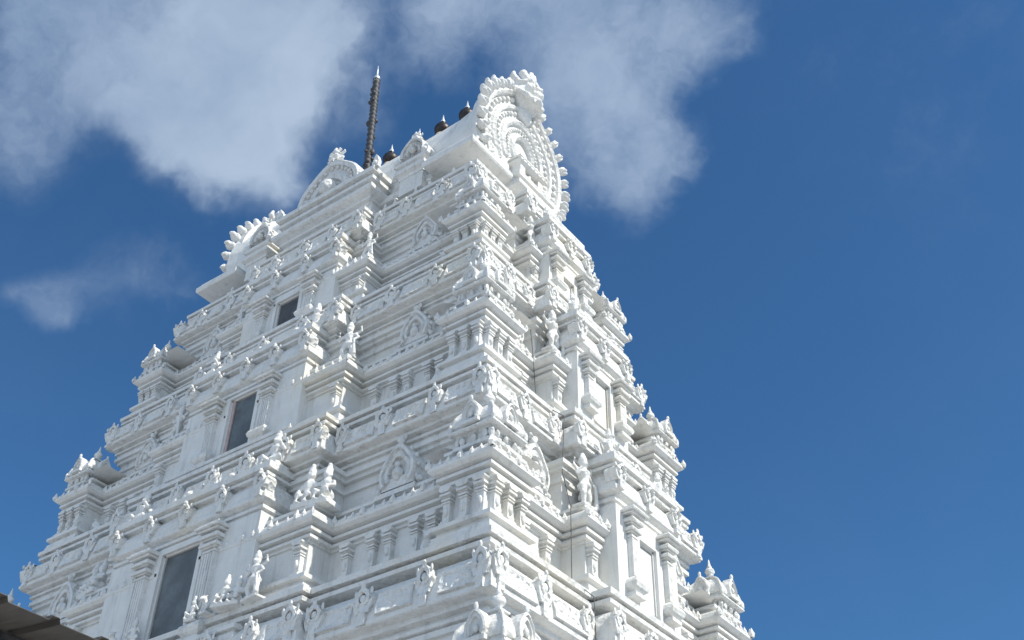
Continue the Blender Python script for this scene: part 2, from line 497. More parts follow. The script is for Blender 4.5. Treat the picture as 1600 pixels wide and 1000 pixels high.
def pilaster_mesh(h, w_=0.24):
    mb = MB(); q = w_ / 2
    def blk(s_, z0, z1, d=None):
        d = d if d is not None else 0.13 * s_
        mb.box(-q * s_, q * s_, -d, 0.03, z0, z1)
    blk(1.35, 0.0, 0.07 * h); blk(1.15, 0.07 * h, 0.13 * h)
    blk(0.92, 0.13 * h, 0.60 * h)
    z = 0.60 * h
    for s_, dz in ((1.12, .035), (0.85, .035), (1.2, .05), (0.9, .04), (1.05, .03), (1.45, .06), (1.1, .035)):
        blk(s_, z, z + dz * h); z += dz * h
    # bracket capital
    mb.prism([(-q * 1.0, z), (q * 1.0, z), (q * 1.6, z + 0.065 * h), (q * 1.6, 1.0 * h), (-q * 1.6, 1.0 * h), (-q * 1.6, z + 0.065 * h)], -0.20, 0.03)
    mb.ball((0, -0.13 * 0.92, 0.36 * h), 0.055, sz=1.8, n=6, m=5)
    me = mb.mesh('pilaster'); me.materials.append(M_TRIM)
    return me

def bigpier_mesh(h, w_=0.42):
    """round-shouldered pier beside a window: bulging foot, fluted shaft, stacked cushion capital"""
    mb = MB(); q = w_ / 2
    def st(prof):
        mb.sweep([(q, -0.20), (q, 0.08), (-q, 0.08), (-q, -0.20)], prof, cap=True)
    st([(0.05, 0), (0.05, 0.08), (0.0, 0.10)])
    st([(0.01, 0.10), (0.09, 0.17), (0.12, 0.25), (0.09, 0.33), (0.01, 0.40), (-0.02, 0.42)])
    st([(-0.035, 0.42), (-0.035, h - 0.62)])
    st([(-0.01, h - 0.62), (-0.01, h - 0.58)])
    z = h - 0.58
    for o, d in ((-0.05, .05), (0.0, .03), (0.05, .07), (0.0, .03), (-0.04, .05), (0.02, .03), (0.08, .08), (0.02, .03), (-0.02, .04), (0.10, .05), (0.16, .06), (0.06, .03)):
        st([(o, z), (o + 0.015, z + d * 0.5), (o, z + d)]); z += d
    mb.box(-q - 0.10, q + 0.10, -0.32, 0.08, z, h)
    for i in range(5):
        x = -q + 0.05 + i * (2 * q - 0.1) / 4
        mb.box(x - 0.018, x + 0.018, -0.182, -0.14, 0.45, h - 0.64)
    me = mb.mesh('window_pier'); me.materials.append(M_TRIM)
    return me

def panjara_mesh():
    """tall pointed gable that rises from the roof between two pavilions"""
    mb = MB()
    mb.box(-0.52, 0.52, -0.16, 0.7, 0.0, 0.10)
    mb.box(-0.44, 0.44, -0.10, 0.7, 0.10, 0.18)
    rf = lambda a: 1 + 0.38 * math.exp(-(a / 0.42) ** 2)
    mb.arch([(0.0, -0.03), (0.24, -0.03), (0.25, -0.13), (0.30, -0.16), (0.36, -0.10), (0.38, -0.17), (0.44, -0.16), (0.46, -0.02), (0.46, 0.6), (0.0, 0.6)], 0.52, -128, 128, 26, rf=rf, sz=1.05)
    mb.prism([(-0.42, 0.16), (0.42, 0.16), (0.30, 0.42), (-0.30, 0.42)], -0.10, 0.5)
    for i in range(9):
        a = R(-112 + 28 * i); k = rf(a)
        mb.ball((0.49 * k * math.sin(a), -0.04, 0.52 + 0.51 * k * math.cos(a)), 0.05, sz=1.2, n=6, m=5)
    mb.ball((0, -0.10, 0.48), 0.12, sz=1.3)
    mb.ball((0, -0.12, 0.68), 0.07)
    mb.ball((0, -0.06, 1.27), 0.085, sz=1.2)
    for sx in (-1, 1):
        mb.ball((sx * 0.09, -0.06, 1.34), 0.05, sz=1.5, n=6, m=5)
        mb.ball((sx * 0.52, -0.03, 0.24), 0.08, sz=1.1, n=6, m=5)
    me = mb.mesh('roof_gable'); me.materials.append(M_CARVE)
    return me

def small_nasi(mb, R_, y, z, ang_):
    old = mb.M.copy()
    mb.M = old @ Matrix.Rotation(ang_, 4, 'Z') @ Matrix.Translation((0, y, z))
    rf = lambda a: 1 + 0.3 * math.exp(-(a / 0.4) ** 2)
    mb.arch([(0.0, -0.02), (R_ * 0.55, -0.02), (R_ * 0.58, -0.07), (R_ * 0.8, -0.05), (R_ * 0.84, -0.09), (R_, -0.07), (R_, 0.18), (0, 0.18)], R_ * 0.75, -125, 125, 16, rf=rf)
    mb.box(-R_ * 1.0, R_ * 1.0, -0.10, 0.18, -0.02, 0.05)
    mb.ball((0, -0.05, R_ * 2.15), 0.05, sz=1.4, n=6, m=5)
    mb.ball((0, -0.04, R_ * 0.75), R_ * 0.3, sy=0.7, n=6, m=5)
    mb.M = old

def kuta_meshes():
    """square domed roof of a corner pavilion: neck, eave, dome with a small gable on each face, pot finial"""
    nk = MB()
    nk.rect_stack([(0, 0)], [(-0.02, 0.0), (0.0, 0.0), (0.0, 0.07), (-0.10, 0.07), (-0.10, 0.26), (-0.04, 0.28), (-0.04, 0.33)], 0.55, 0.55)
    for a in range(4):
        nk.M = Matrix.Rotation(R(90 * a), 4, 'Z')
        for x in (-0.32, 0, 0.32):
            nk.ball((x, -0.50, 0.17), 0.075, sz=1.3, n=6, m=5)
        nk.ball((0.47, -0.47, 0.18), 0.08, sz=1.5, n=6, m=5)
    nk.M = Matrix.Identity(4)
    d = MB()
    d.rect_stack([(0, 0)], [(-0.30, 0.31), (0.0, 0.31), (0.04, 0.34), (0.03, 0.38), (-0.05, 0.43), (-0.06, 0.46), (-0.02, 0.47), (0.0, 0.52), (-0.02, 0.60), (-0.08, 0.70), (-0.17, 0.80), (-0.29, 0.90), (-0.42, 0.97), (-0.50, 1.0), (-0.50, 1.03), (-0.44, 1.04), (-0.44, 1.07), (-0.55, 1.08)], 0.60, 0.60)
    for a in range(4):
        d.M = Matrix.Identity(4); small_nasi(d, 0.24, -0.60, 0.44, R(90 * a))
        d.M = Matrix.Rotation(R(90 * a), 4, 'Z')
        # upturned horn at each corner of the eave and ribs on the hips
        d.ball((0.60, -0.60, 0.46), 0.06, sz=2.0, n=6, m=5)
        d.tube([(0.60, -0.60, 0.50), (0.53, -0.53, 0.70), (0.43, -0.43, 0.82), (0.31, -0.31, 0.92), (0.17, -0.17, 1.0)], 0.035, 6)
        for i in range(7):
            x = -0.54 + i * 0.18
            d.ball((x, -0.62, 0.345), 0.035, n=6, m=4)
    d.M = Matrix.Identity(4)
    f = MB()
    f.lathe([(0.12, 1.05), (0.15, 1.08), (0.08, 1.11), (0.06, 1.14), (0.12, 1.18), (0.15, 1.23), (0.12, 1.29), (0.05, 1.32), (0.08, 1.35), (0.05, 1.38), (0.035, 1.44), (0.012, 1.54)], 10)
    out = []
    for mb, n_, mt in ((nk, 'pavilion_neck', M_CARVE), (d, 'pavilion_dome', M_TRIM), (f, 'pot_finial', M_STATUE)):
        me = mb.mesh(n_); me.materials.append(mt); out.append(me)
    return out

# ---- figures -----------------------------------------------------------
def fig_seated():
    """crowned figure seated with one knee raised and a hand lifted"""
    b = MB()
    b.box(-0.26, 0.26, -0.20, 0.22, 0.0, 0.10)
    b.ball((0, 0.02, 0.24), 0.17, sx=1.15, sz=0.8)
    b.tube([(0.10, 0, 0.22), (0.27, -0.16, 0.22), (0.08, -0.24, 0.16)], [0.10, 0.085, 0.06])
    b.tube([(-0.10, 0, 0.22), (-0.20, -0.22, 0.34), (-0.18, -0.22, 0.10)], [0.10, 0.085, 0.06])
    b.tube([(0, 0.02, 0.25), (0, 0.0, 0.45), (0, 0.0, 0.60), (0, 0.0, 0.66)], [0.14, 0.12, 0.16, 0.08])
    b.tube([(0.17, 0, 0.60), (0.30, -0.05, 0.44), (0.25, -0.18, 0.62)], [0.065, 0.05, 0.04])
    b.tube([(-0.17, 0, 0.60), (-0.27, -0.05, 0.42), (-0.19, -0.22, 0.38)], [0.065, 0.05, 0.04])
    b.tube([(0, 0, 0.64), (0, -0.01, 0.74)], [0.06, 0.06])
    b.ball((0, -0.02, 0.80), 0.10, sz=1.15)
    b.ball((0, -0.12, 0.79), 0.025)
    b.ball((0, 0.0, 0.92), 0.095, sz=0.9); b.ball((0, 0.0, 1.02), 0.065, sz=1.2)
    b.ball((0.10, 0, 0.78), 0.035); b.ball((-0.10, 0, 0.78), 0.035)
    return remeshed(b, 'seated_figure', M_STATUE, 0.026, 1)
def fig_couple():
    b = MB()
    b.box(-0.42, 0.42, -0.24, 0.26, 0.0, 0.12)
    for sx, hh in ((-0.2, 1.0), (0.2, 0.92)):
        b.ball((sx, 0.02, 0.26), 0.16, sx=1.1, sz=0.85)
        b.tube([(sx, 0, 0.24), (sx + 0.12, -0.22, 0.28), (sx + 0.1, -0.26, 0.1)], [0.10, 0.08, 0.055])
        b.tube([(sx, 0, 0.24), (sx - 0.12, -0.22, 0.28), (sx - 0.08, -0.26, 0.1)], [0.10, 0.08, 0.055])
        b.tube([(sx, 0.02, 0.26), (sx, 0, 0.45 * hh), (sx, 0, 0.60 * hh), (sx, 0, 0.68 * hh)], [0.13, 0.11, 0.14, 0.07])
        s2 = 1 if sx > 0 else -1
        b.tube([(sx + 0.14 * s2, 0, 0.60 * hh), (sx + 0.22 * s2, -0.06, 0.42), (sx + 0.1 * s2, -0.2, 0.38)], [0.06, 0.05, 0.04])
        b.tube([(sx - 0.12 * s2, 0, 0.60 * hh), (0, -0.08, 0.5)], [0.055, 0.045])
        b.ball((sx, -0.02, 0.79 * hh), 0.10, sz=1.15); b.ball((sx, 0, 0.90 * hh), 0.085); b.ball((sx, 0, 1.0 * hh), 0.055, sz=1.4)
    return remeshed(b, 'seated_couple', M_STATUE, 0.028, 1)
def fig_guardian():
    """standing guardian with hip swung out, four arms and a club"""
    b = MB()
    b.box(-0.28, 0.28, -0.16, 0.18, 0.0, 0.08)
    b.tube([(0.06, 0, 0.60), (0.13, -0.04, 0.34), (0.12, 0, 0.07)], [0.105, 0.075, 0.05])
    b.tube([(-0.08, 0, 0.60), (-0.16, -0.08, 0.36), (-0.10, -0.02, 0.07)], [0.105, 0.075, 0.05])
    b.ball((0.12, -0.06, 0.08), 0.06, sy=1.6, sz=0.7); b.ball((-0.10, -0.08, 0.08), 0.06, sy=1.6, sz=0.7)
    b.tube([(0, 0.0, 0.58), (0.02, 0.0, 0.74), (0, 0, 0.93), (0, 0, 1.0)], [0.145, 0.11, 0.165, 0.08])
    b.tube([(0.17, 0, 0.93), (0.31, -0.03, 0.76), (0.24, -0.14, 0.62)], [0.065, 0.05, 0.04])
    b.tube([(-0.17, 0, 0.93), (-0.32, -0.03, 0.78), (-0.26, -0.12, 0.95)], [0.065, 0.05, 0.04])
    b.tube([(0.15, 0.04, 0.95), (0.36, 0.03, 1.0), (0.34, 0.0, 1.18)], [0.055, 0.045, 0.035])
    b.tube([(-0.15, 0.04, 0.95), (-0.36, 0.03, 1.0), (-0.34, 0.0, 1.18)], [0.055, 0.045, 0.035])
    b.tube([(0.24, -0.15, 0.66), (0.26, -0.14, 0.3), (0.27, -0.13, 0.09)], [0.035, 0.05, 0.07])
    b.tube([(0, 0, 0.98), (0, -0.01, 1.06)], [0.06, 0.06])
    b.ball((0, -0.02, 1.13), 0.10, sz=1.15); b.ball((0, -0.12, 1.12), 0.025)
    b.lathe([(0.10, 1.19), (0.115, 1.24), (0.085, 1.32), (0.05, 1.42), (0.02, 1.46)], 10)
    b.ball((0, 0, 0.58), 0.17, sx=1.1, sz=0.6)
    return remeshed(b, 'standing_figure', M_STATUE, 0.028, 1)
def fig_lion():
    """crouching temple lion with raised head and curled tail"""
    b = MB()
    b.box(-0.20, 0.20, -0.36, 0.42, 0.0, 0.07)
    b.tube([(0, 0.30, 0.27), (0, 0.05, 0.33), (0, -0.18, 0.40), (0, -0.26, 0.52)], [0.16, 0.14, 0.18, 0.13])
    b.ball((0, -0.34, 0.62), 0.145); b.ball((0, -0.47, 0.58), 0.08, sx=1.1)
    for sx in (-1, 1):
        b.tube([(sx * 0.11, -0.20, 0.36), (sx * 0.12, -0.27, 0.18), (sx * 0.12, -0.32, 0.07)], [0.08, 0.055, 0.06])
        b.ball((sx * 0.14, 0.24, 0.20), 0.13, sx=0.7)
        b.ball((sx * 0.15, 0.12, 0.09), 0.06, sy=1.8)
        b.ball((sx * 0.11, -0.28, 0.74), 0.045)
        b.ball((sx * 0.07, -0.46, 0.66), 0.03)
    b.tube([(0, 0.40, 0.22), (0, 0.50, 0.36), (0, 0.42, 0.52), (0, 0.32, 0.50)], [0.045, 0.045, 0.05, 0.06])
    return remeshed(b, 'crouching_lion', M_STATUE, 0.028, 1)

FIG = {'seated': fig_seated(), 'couple': fig_couple(), 'guardian': fig_guardian(), 'lion': fig_lion()}
KUDU = kudu_mesh()
PANJ = panjara_mesh()
KNECK, KDOME, KFIN = kuta_meshes()
RELIEF = {}
def relief(w_, h_, seed):
    key = (round(w_, 1), round(h_, 2), seed)
    if key not in RELIEF: RELIEF[key] = relief_mesh('carved_panel', round(w_, 1), h_, 0.07, seed)
    return RELIEF[key]

hidden = {}     # ornaments on the two faces turned away: gathered into one mesh per kind
def hide(name, me, side, u, d, z, sc=(1, 1, 1)):
    hidden.setdefault(name, []).append((me, side, u, d, z, sc))

# ---- cornices (kapota) with panels and horseshoes
for k in range(0, 5):
    z, h = ZF[k], HF[k]; s_ = h / 1.08
    prof = [(-1.2, -0.42), (-0.34, -0.42), (-0.34, -0.35), (-0.30, -0.35), (-0.30, -0.28), (-0.24, -0.26), (-0.24, -0.20), (-0.29, -0.19), (-0.29, -0.14), (-0.17, -0.12), (-0.17, -0.05), (-0.03, -0.02),
            (0.0, 0.0), (0.0, 0.07), (-0.02, 0.08), (-0.025, 0.20), (-0.06, 0.38), (-0.13, 0.54), (-0.24, 0.66), (-0.52, 0.73),
            (-0.52, 0.80), (-0.20, 0.82), (-0.19, 0.89), (-0.38, 0.90), (-0.38, 0.95), (-0.16, 0.96), (-0.15, 1.06), (-0.19, 1.08), (-1.3, 1.08)]
    mb = MB(); mb.sweep(f_outline(k), [(o, z + zz * s_) for o, zz in prof])
    tbuild(mb, 'cornice', M_TRIM)
    n_k = 0
    for side, u0, u1, d in face_sets(k, 'F'):
        L = u1 - u0
        n = max(1, round(L / 1.25))
        st = L / n
        for i in range(n + 1):
            u = u0 + st * i
            if abs(u - u0) < 0.01: u += 0.20
            if abs(u - u1) < 0.01: u -= 0.20
            jit = random.uniform(-0.04, 0.04)
            (loc, rz) = place(side, u + jit, d, z + 0.02)
            if k > 0: link('horseshoe_ornament', KUDU, tower, loc, rz + random.uniform(-0.05, 0.05), (0.85 * random.uniform(0.86, 1.12), 0.45 * random.uniform(0.85, 1.15), 0.86 * s_ * random.uniform(0.92, 1.06)))
            hide('horseshoe_ornament', KUDU, OPP[side], u, d, z + 0.02, (1.05, 0.75, 0.9 * s_))
        for i in range(n):
            wd_ = max(0.3, st - 0.55)
            u = u0 + st * (i + 0.5)
            (loc, rz) = place(side, u, d - 0.03, z + 0.10 * s_)
            o = None
            if k > 0:
                o = link('carved_panel', relief(wd_, 0.42, (i + k) % 3), tower, loc, rz)
                o.rotation_euler = (R(-13), 0, rz)

# ---- pavilion walls
for k in range(0, 4):
    z0 = ZF[k] + HF[k]; zl = ZK[k]; H = zl - z0; eh = 0.46
    prof = [(-0.8, z0 - 0.03), (-0.08, z0 - 0.01), (-0.08, z0 + 0.09), (-0.10, z0 + 0.11), (-0.10, z0 + 0.17), (-0.17, z0 + 0.18), (-0.17, z0 + 0.27), (-0.07, z0 + 0.29), (-0.07, z0 + 0.37), (-0.28, z0 + 0.38),
            (-0.28, zl - eh), (-0.24, zl - eh), (-0.24, zl - eh + 0.06), (-0.17, zl - eh + 0.07), (-0.17, zl - eh + 0.13), (-0.24, zl - eh + 0.14), (-0.24, zl - eh + 0.19),
            (-0.12, zl - eh + 0.20), (-0.12, zl - eh + 0.26), (-0.18, zl - eh + 0.27), (-0.18, zl - eh + 0.31), (-0.07, zl - eh + 0.33), (-0.01, zl - 0.08), (0.0, zl - 0.07), (0.0, zl), (-0.03, zl + 0.02), (-0.05, zl + 0.09), (-0.12, zl + 0.16), (-0.30, zl + 0.20),
            (-0.30, zl + 0.29), (-0.20, zl + 0.30), (-0.20, zl + 0.37), (-0.34, zl + 0.38), (-0.36, zl + 0.43), (-0.45, zl + 0.47), (-0.62, zl + 0.49), (-1.3, zl + 0.50)]
    mb = MB(); mb.sweep(k_outline(k), prof)
    tbuild(mb, 'pavilion_wall', M_WALL)
    # storey wall behind, up to the next cornice
    a, b = AF(k + 1) - 0.42, BF(k + 1) - 0.42
    zt = ZF[k + 1] - 0.40
    mb = MB(); mb.sweep(outline(a, b, HWF[k + 1], PFf, RWF[k + 1], PFr, 0.5, 0.0),
                        [(0, zl + 0.3), (0, zt - 0.42), (0.06, zt - 0.41), (0.06, zt - 0.34), (0.0, zt - 0.33), (0.0, zt - 0.16), (0.09, zt - 0.15), (0.09, zt - 0.06), (0.16, zt - 0.05), (0.16, zt + 0.05)])
    mb.sweep([(a - 0.15, -b + 0.15), (a - 0.15, b - 0.15), (-a + 0.15, b - 0.15), (-a + 0.15, -b + 0.15)], [(0, z0 - 1.0), (0, zt + 1.0)], cap=True)
    tbuild(mb, 'storey_wall', M_WALL)
    # little leaves along the eave
    mb = MB()
    for side, u0, u1, d in face_sets(k, 'K'):
        n = max(2, int((u1 - u0) / 0.24))
        for sd in (side, OPP[side]):
            for i in range(n + 1):
                u = u0 + (u1 - u0) * i / n + random.uniform(-0.04, 0.04)
                if k and abs(u) < 0.9 and abs(u0 + u1) < 0.01: continue
                (loc, rz) = place(sd, u, d - 0.02, zl + 0.05 - T0)
                mb.M = Matrix.Translation(loc) @ Matrix.Rotation(rz, 4, 'Z')
                big = 1.25 if i % 3 == 0 else random.uniform(0.6, 0.9)
                mb.lathe([(0.045 * big, -0.07), (0.06 * big, 0.0), (0.035 * big, 0.05 * big), (0.008, 0.12 * big)], 6, smooth=False)
    mb.M = Matrix.Identity(4)
    tbuild(mb, 'eave_leaves', M_TRIM)
    # pilasters
    ph = (zl - eh) - (z0 + 0.38)
    PM = pilaster_mesh(ph, 0.165)
    for side, u0, u1, d in face_sets(k, 'K'):
        L = u1 - u0; center = (abs(u0 + u1) < 0.01)
        us = []
        if center:
            us = [u0 + 0.42, u1 - 0.42]
        elif abs(abs(u0) - (AK[k] if side == 'front' else BK[k])) < 0.01 or abs(abs(u1) - (AK[k] if side == 'front' else BK[k])) < 0.01:
            us = [u0 + 0.37, (u0 + u1) / 2, u1 - 0.37]
        else:
            n = max(2, int(L / 0.50)); us = [u0 + 0.05 + (L - 0.1) * (i + 0.5) / n for i in range(n)]
            us = [u + (0.06 if i % 2 else -0.06) for i, u in enumerate(us)]
        for u in us:
            (loc, rz) = place(side, u, d - 0.28, z0 + 0.38)
            link('pilaster', PM, tower, loc, rz)
            hide('pilaster', PM, OPP[side], u, d - 0.28, z0 + 0.38)
    # corner pavilion roofs
    c = CW[k]; sc = c / 1.45
    for sx in (-1, 1):
        for sy in (-1, 1):
            r_ = empty('corner_pavilion', (sx * (AK[k] - 0.57 * sc), sy * (BK[k] - 0.57 * sc), zl + 0.27 + T0), 0, tower)
            r_.scale = (sc * 0.80, sc * 0.80, sc * 1.0)
            for n_, me in (('pavilion_neck', KNECK), ('pavilion_dome', KDOME), ('pot_finial', KFIN)):
                link(n_, me, r_)
    # gables on the roof between the pavilions
    for side, u0, u1, d in face_sets(k, 'K'):
        L = u1 - u0
        corner = abs(abs(u0) - (AK[k] if side == 'front' else BK[k])) < 0.01 or abs(abs(u1) - (AK[k] if side == 'front' else BK[k])) < 0.01
        if corner or abs(u0 + u1) < 0.01: continue
        s2 = min(1.0, L / 1.15) * (1.0 if k < 2 else 0.9)
        (loc, rz) = place(side, (u0 + u1) / 2, d - 0.30, zl + 0.28)
        if k > 0: link('roof_gable', PANJ, tower, loc, rz, s2)
        hide('roof_gable', PANJ, OPP[side], (u0 + u1) / 2, d - 0.30, zl + 0.28, (s2, s2, s2))

# ---- window bays on the front and on the sides
BAYS = {  # k: (window top, window bottom, half width of opening, pier height, inner frieze z, frieze half width, plane)
    1: (11.56, 9.22, 0.60, 12.00, 2.45), 2: (16.02, 14.28, 0.47, 16.40, 2.12), 3: (19.60, 18.40, 0.42, 20.12, 1.80)}
def window_bay(side, k, top, bot, hw, zf, fw, dist, panel_mat, frame_mat, rich=True):
    """opening between two piers, carved lintel block above; dist = distance of the wall plane from the axis"""
    root_loc, rz = place(side, 0, dist, 0)
    def put(mb, name, mat, par=None):
        me = mb.mesh(name); me.materials.append(mat)
        if par is None: return link(name, me, tower, root_loc, rz)
        return link(name, me, par)
    mb = MB(); F = -0.42
    mb.box(-fw + 0.1, -hw - 0.12, F, 0.3, bot - 0.30, zf - 0.30)
    mb.box(hw + 0.12, fw - 0.1, F, 0.3, bot - 0.30, zf - 0.30)
    mb.box(-hw - 0.119, hw + 0.119, F + 0.003, 0.3, top + 0.048, zf - 0.28)
    put(mb, 'window_wall', M_WALL)
    wn = MB(); wn.box(-hw - 0.02, hw + 0.02, -0.30, -0.2, bot, top)
    w_ = put(wn, 'window', M_DARK if panel_mat is not M_WALL else M_WALL)
    pn = MB(); pn.box(-hw + 0.075, hw - 0.06, -0.345, -0.31, bot, top - 0.085)
    link('window_panel', (lambda me: (me.materials.append(panel_mat), me)[1])(pn.mesh('window_panel')), w_)
    fr = MB()
    for sx in (-1, 1):
        fr.box(sx * hw, sx * (hw + 0.124), F - 0.02, 0.1, bot - 0.1, top + 0.05)
        fr.box(sx * (hw - 0.035), sx * (hw + 0.002), -0.37, -0.15, bot, top)
    fr.box(-hw, hw, F - 0.02, 0.1, top, top + 0.05)
    fr.box(-hw, hw, -0.37, -0.15, top - 0.04, top)
    link('window_frame', (lambda me: (me.materials.append(frame_mat), me)[1])(fr.mesh('window_frame')), w_)
    # lintel mouldings and inner frieze
    fr2 = MB()
    h = 0.86
    prof = [(-0.25, zf - 0.32), (-0.14, zf - 0.31), (-0.14, zf - 0.23), (-0.08, zf - 0.22), (-0.08, zf - 0.15), (-0.14, zf - 0.14), (-0.14, zf - 0.10), (-0.02, zf - 0.04), (0, zf - 0.02), (0, zf + 0.06), (-0.02, zf + 0.12), (-0.03, zf + 0.24), (-0.08, zf + 0.38), (-0.18, zf + 0.46),
            (-0.18, zf + 0.53), (-0.06, zf + 0.54), (-0.05, zf + 0.60), (-0.12, zf + 0.61), (-0.12, zf + 0.66), (0.0, zf + 0.68), (0.01, zf + 0.80), (-0.03, zf + 0.82), (-0.03, zf + h), (-0.3, zf + h)]
    y1 = -0.50
    fr2.sweep([(fw, y1), (fw, 0.4), (-fw, 0.4), (-fw, y1)], prof, cap=True)
    put(fr2, 'window_cornice', M_TRIM)
    n = max(2, round(2 * fw / 1.15))
    for i in range(n + 1):
        u = -fw + 0.14 + (2 * fw - 0.28) * i / n
        (loc, r2) = place(side, u, dist + 0.50, zf + 0.0)
        link('horseshoe_ornament', KUDU, tower, loc, r2, (0.8, 0.9, 0.74))
    return root_loc, rz

for k, (top, bot, hw, zf, fw) in BAYS.items():
    dist = BK[k] + 0.10 - 0.44
    window_bay('front', k, top, bot, hw, zf, fw, dist, (M_GLASS if k < 3 else M_DARK), M_WALL)
    if k == 2:
        pk = MB(); pk.box(-hw + 0.037, -hw + 0.13, -dist - 0.375, -dist - 0.32, bot, top - 0.041)
        me = pk.mesh('window_jamb'); me.materials.append(M_WOOD); link('window_jamb', me, tower, (0, 0, T0))
    ph = (zf - 0.30) - (bot - 0.05)
    PMB = bigpier_mesh(ph, 0.40 if k == 1 else 0.34)
    for sx in (-1, 1):
        (loc, rz) = place('front', sx * (hw + 0.12 + 0.36), dist + 0.36, bot - 0.05)
        link('window_pier', PMB, tower, loc, rz)
    # sill ledge under the window
    mb = MB()
    x_ = fw - 0.05
    mb.sweep([(x_, -0.62), (x_, 0.2), (-x_, 0.2), (-x_, -0.62)], [(-0.1, bot - 0.34), (-0.02, bot - 0.33), (0.0, bot - 0.30), (0.0, bot - 0.20), (-0.06, bot - 0.19), (-0.06, bot - 0.13), (0.02, bot - 0.12), (0.02, bot - 0.03), (-0.02, bot - 0.02)], cap=True)
    me = mb.mesh('window_sill'); me.materials.append(M_TRIM)
    link('window_sill', me, tower, (0, -dist, T0))
RB = {1: (11.25, 9.85, 0.32, 12.0, 1.25), 2: (15.75, 14.55, 0.30, 16.3, 1.12), 3: (19.25, 18.45, 0.24, 20.0, 0.95)}
for k, (top, bot, hw, zf, fw) in RB.items():
    dist = AK[k] + 0.05 - 0.27
    window_bay('side', k, top, bot, hw, zf, fw, dist, M_WALL, M_WALL)
    PMB = bigpier_mesh((zf - 0.30) - (bot - 0.05), 0.26)
    for sx in (-1, 1):
        (loc, rz) = place('side', sx * (hw + 0.12 + 0.24), dist + 0.36, bot - 0.05)
        link('window_pier', PMB, tower, loc, rz)

# ---- neck, roof and its gables
mb = MB()
zt = ZF[4] + HF[4]
RA, RBB = 5.42, 2.66
mb.sweep([(4.85, -1.9), (4.85, 1.9), (-4.85, 1.9), (-4.85, -1.9)], [(0.18, zt - 0.005), (0.18, zt + 0.10), (0.06, zt + 0.11), (0.06, zt + 0.2), (0, zt + 0.21), (0, 22.62), (0.12, 22.64), (0.12, 22.74), (0.0, 22.76), (0.0, 22.97)])
tbuild(mb, 'roof_neck', M_WALL)
mb = MB()
sec = [(1.6, 23.10), (1.98, 23.12), (1.98, 23.5), (1.90, 23.55), (1.92, 23.9), (1.98, 24.2), (1.96, 24.6), (1.84, 25.1), (1.60, 25.6), (1.25, 26.05), (0.85, 26.38), (0.4, 26.6), (0.30, 26.72), (0, 26.74)]
full = [(-y, z) for y, z in sec] + [(y, z) for y, z in reversed(sec[:-1])]
xs = [-5.0, -4.6, -4.0, -3.2, -1.6, 0, 1.6, 3.2, 4.0, 4.6, 5.0]
vs = []; fs = []
for x in xs:
    e = max(0.0, (abs(x) - 3.6) / 1.4) ** 2
    for y, z in full:
        vs.append((x, y * (1 + 0.05 * e), z + (z - 23.3) * 0.13 * e if z > 23.3 else z))
m = len(full)
for i in range(len(xs) - 1):
    for j in range(m - 1):
        fs.append((i * m + j, i * m + j + 1, (i + 1) * m + j + 1, (i + 1) * m + j))
    fs.append(((i + 1) * m, i * m, i * m + m - 1, (i + 1) * m + m - 1))
fs.append(tuple(range(m))); fs.append(tuple((len(xs) - 1) * m + j for j in range(m)))
mb.add(vs, fs)
# eave slab
ep = [(3.65, -2.22), (3.65, -RBB), (RA, -RBB)]
ep = ep + [(x, -y) for x, y in reversed(ep)] + [(-x, -y) for x, y in ep] + [(-x, y) for x, y in reversed(ep)]
mb.sweep(ep, [(-0.5, 22.90), (-0.03, 22.95), (0.0, 23.0), (0.0, 23.13), (-0.04, 23.16), (-0.10, 23.30), (-0.4, 23.36)], cap=True)
tbuild(mb, 'barrel_roof', M_WALL)

def kirtimukha():
    b = MB()
    b.ball((0, 0, 0), 0.50, sy=0.55, sz=0.95, n=14, m=10)
    for sx in (-1, 1):
        b.ball((sx * 0.20, -0.24, 0.10), 0.15, n=10, m=8)
        b.ball((sx * 0.20, -0.35, 0.10), 0.06)
        b.tube([(sx * 0.05, -0.28, 0.30), (sx * 0.24, -0.30, 0.36), (sx * 0.44, -0.16, 0.24)], [0.06, 0.07, 0.04])
        b.tube([(sx * 0.10, -0.30, -0.24), (sx * 0.34, -0.26, -0.26), (sx * 0.50, -0.1, -0.06), (sx * 0.58, -0.02, -0.16)], [0.07, 0.08, 0.06, 0.05])
        b.tube([(sx * 0.22, -0.2, 0.42), (sx * 0.38, -0.12, 0.62), (sx * 0.26, -0.1, 0.78), (sx * 0.14, -0.12, 0.68)], [0.10, 0.10, 0.08, 0.07])
        b.tube([(sx * 0.42, -0.05, 0.28), (sx * 0.62, 0, 0.42), (sx * 0.56, 0, 0.58)], [0.10, 0.09, 0.06])
        b.ball((sx * 0.52, -0.02, -0.02), 0.11)
        b.ball((sx * 0.16, -0.36, -0.42), 0.04, sz=2)
    b.ball((0, -0.34, -0.04), 0.10, sz=1.2); b.ball((0, -0.30, -0.30), 0.17, sx=1.5, sz=0.6)
    b.ball((0, -0.16, 0.62), 0.15, sz=1.3); b.ball((0, -0.14, 0.84), 0.09)
    b.ball((0, 0.05, -0.55), 0.30, sx=1.1, sy=0.5, sz=0.8)
    return remeshed(b, 'lion_face', M_STATUE, 0.035, 1)
KIRTI = kirtimukha()

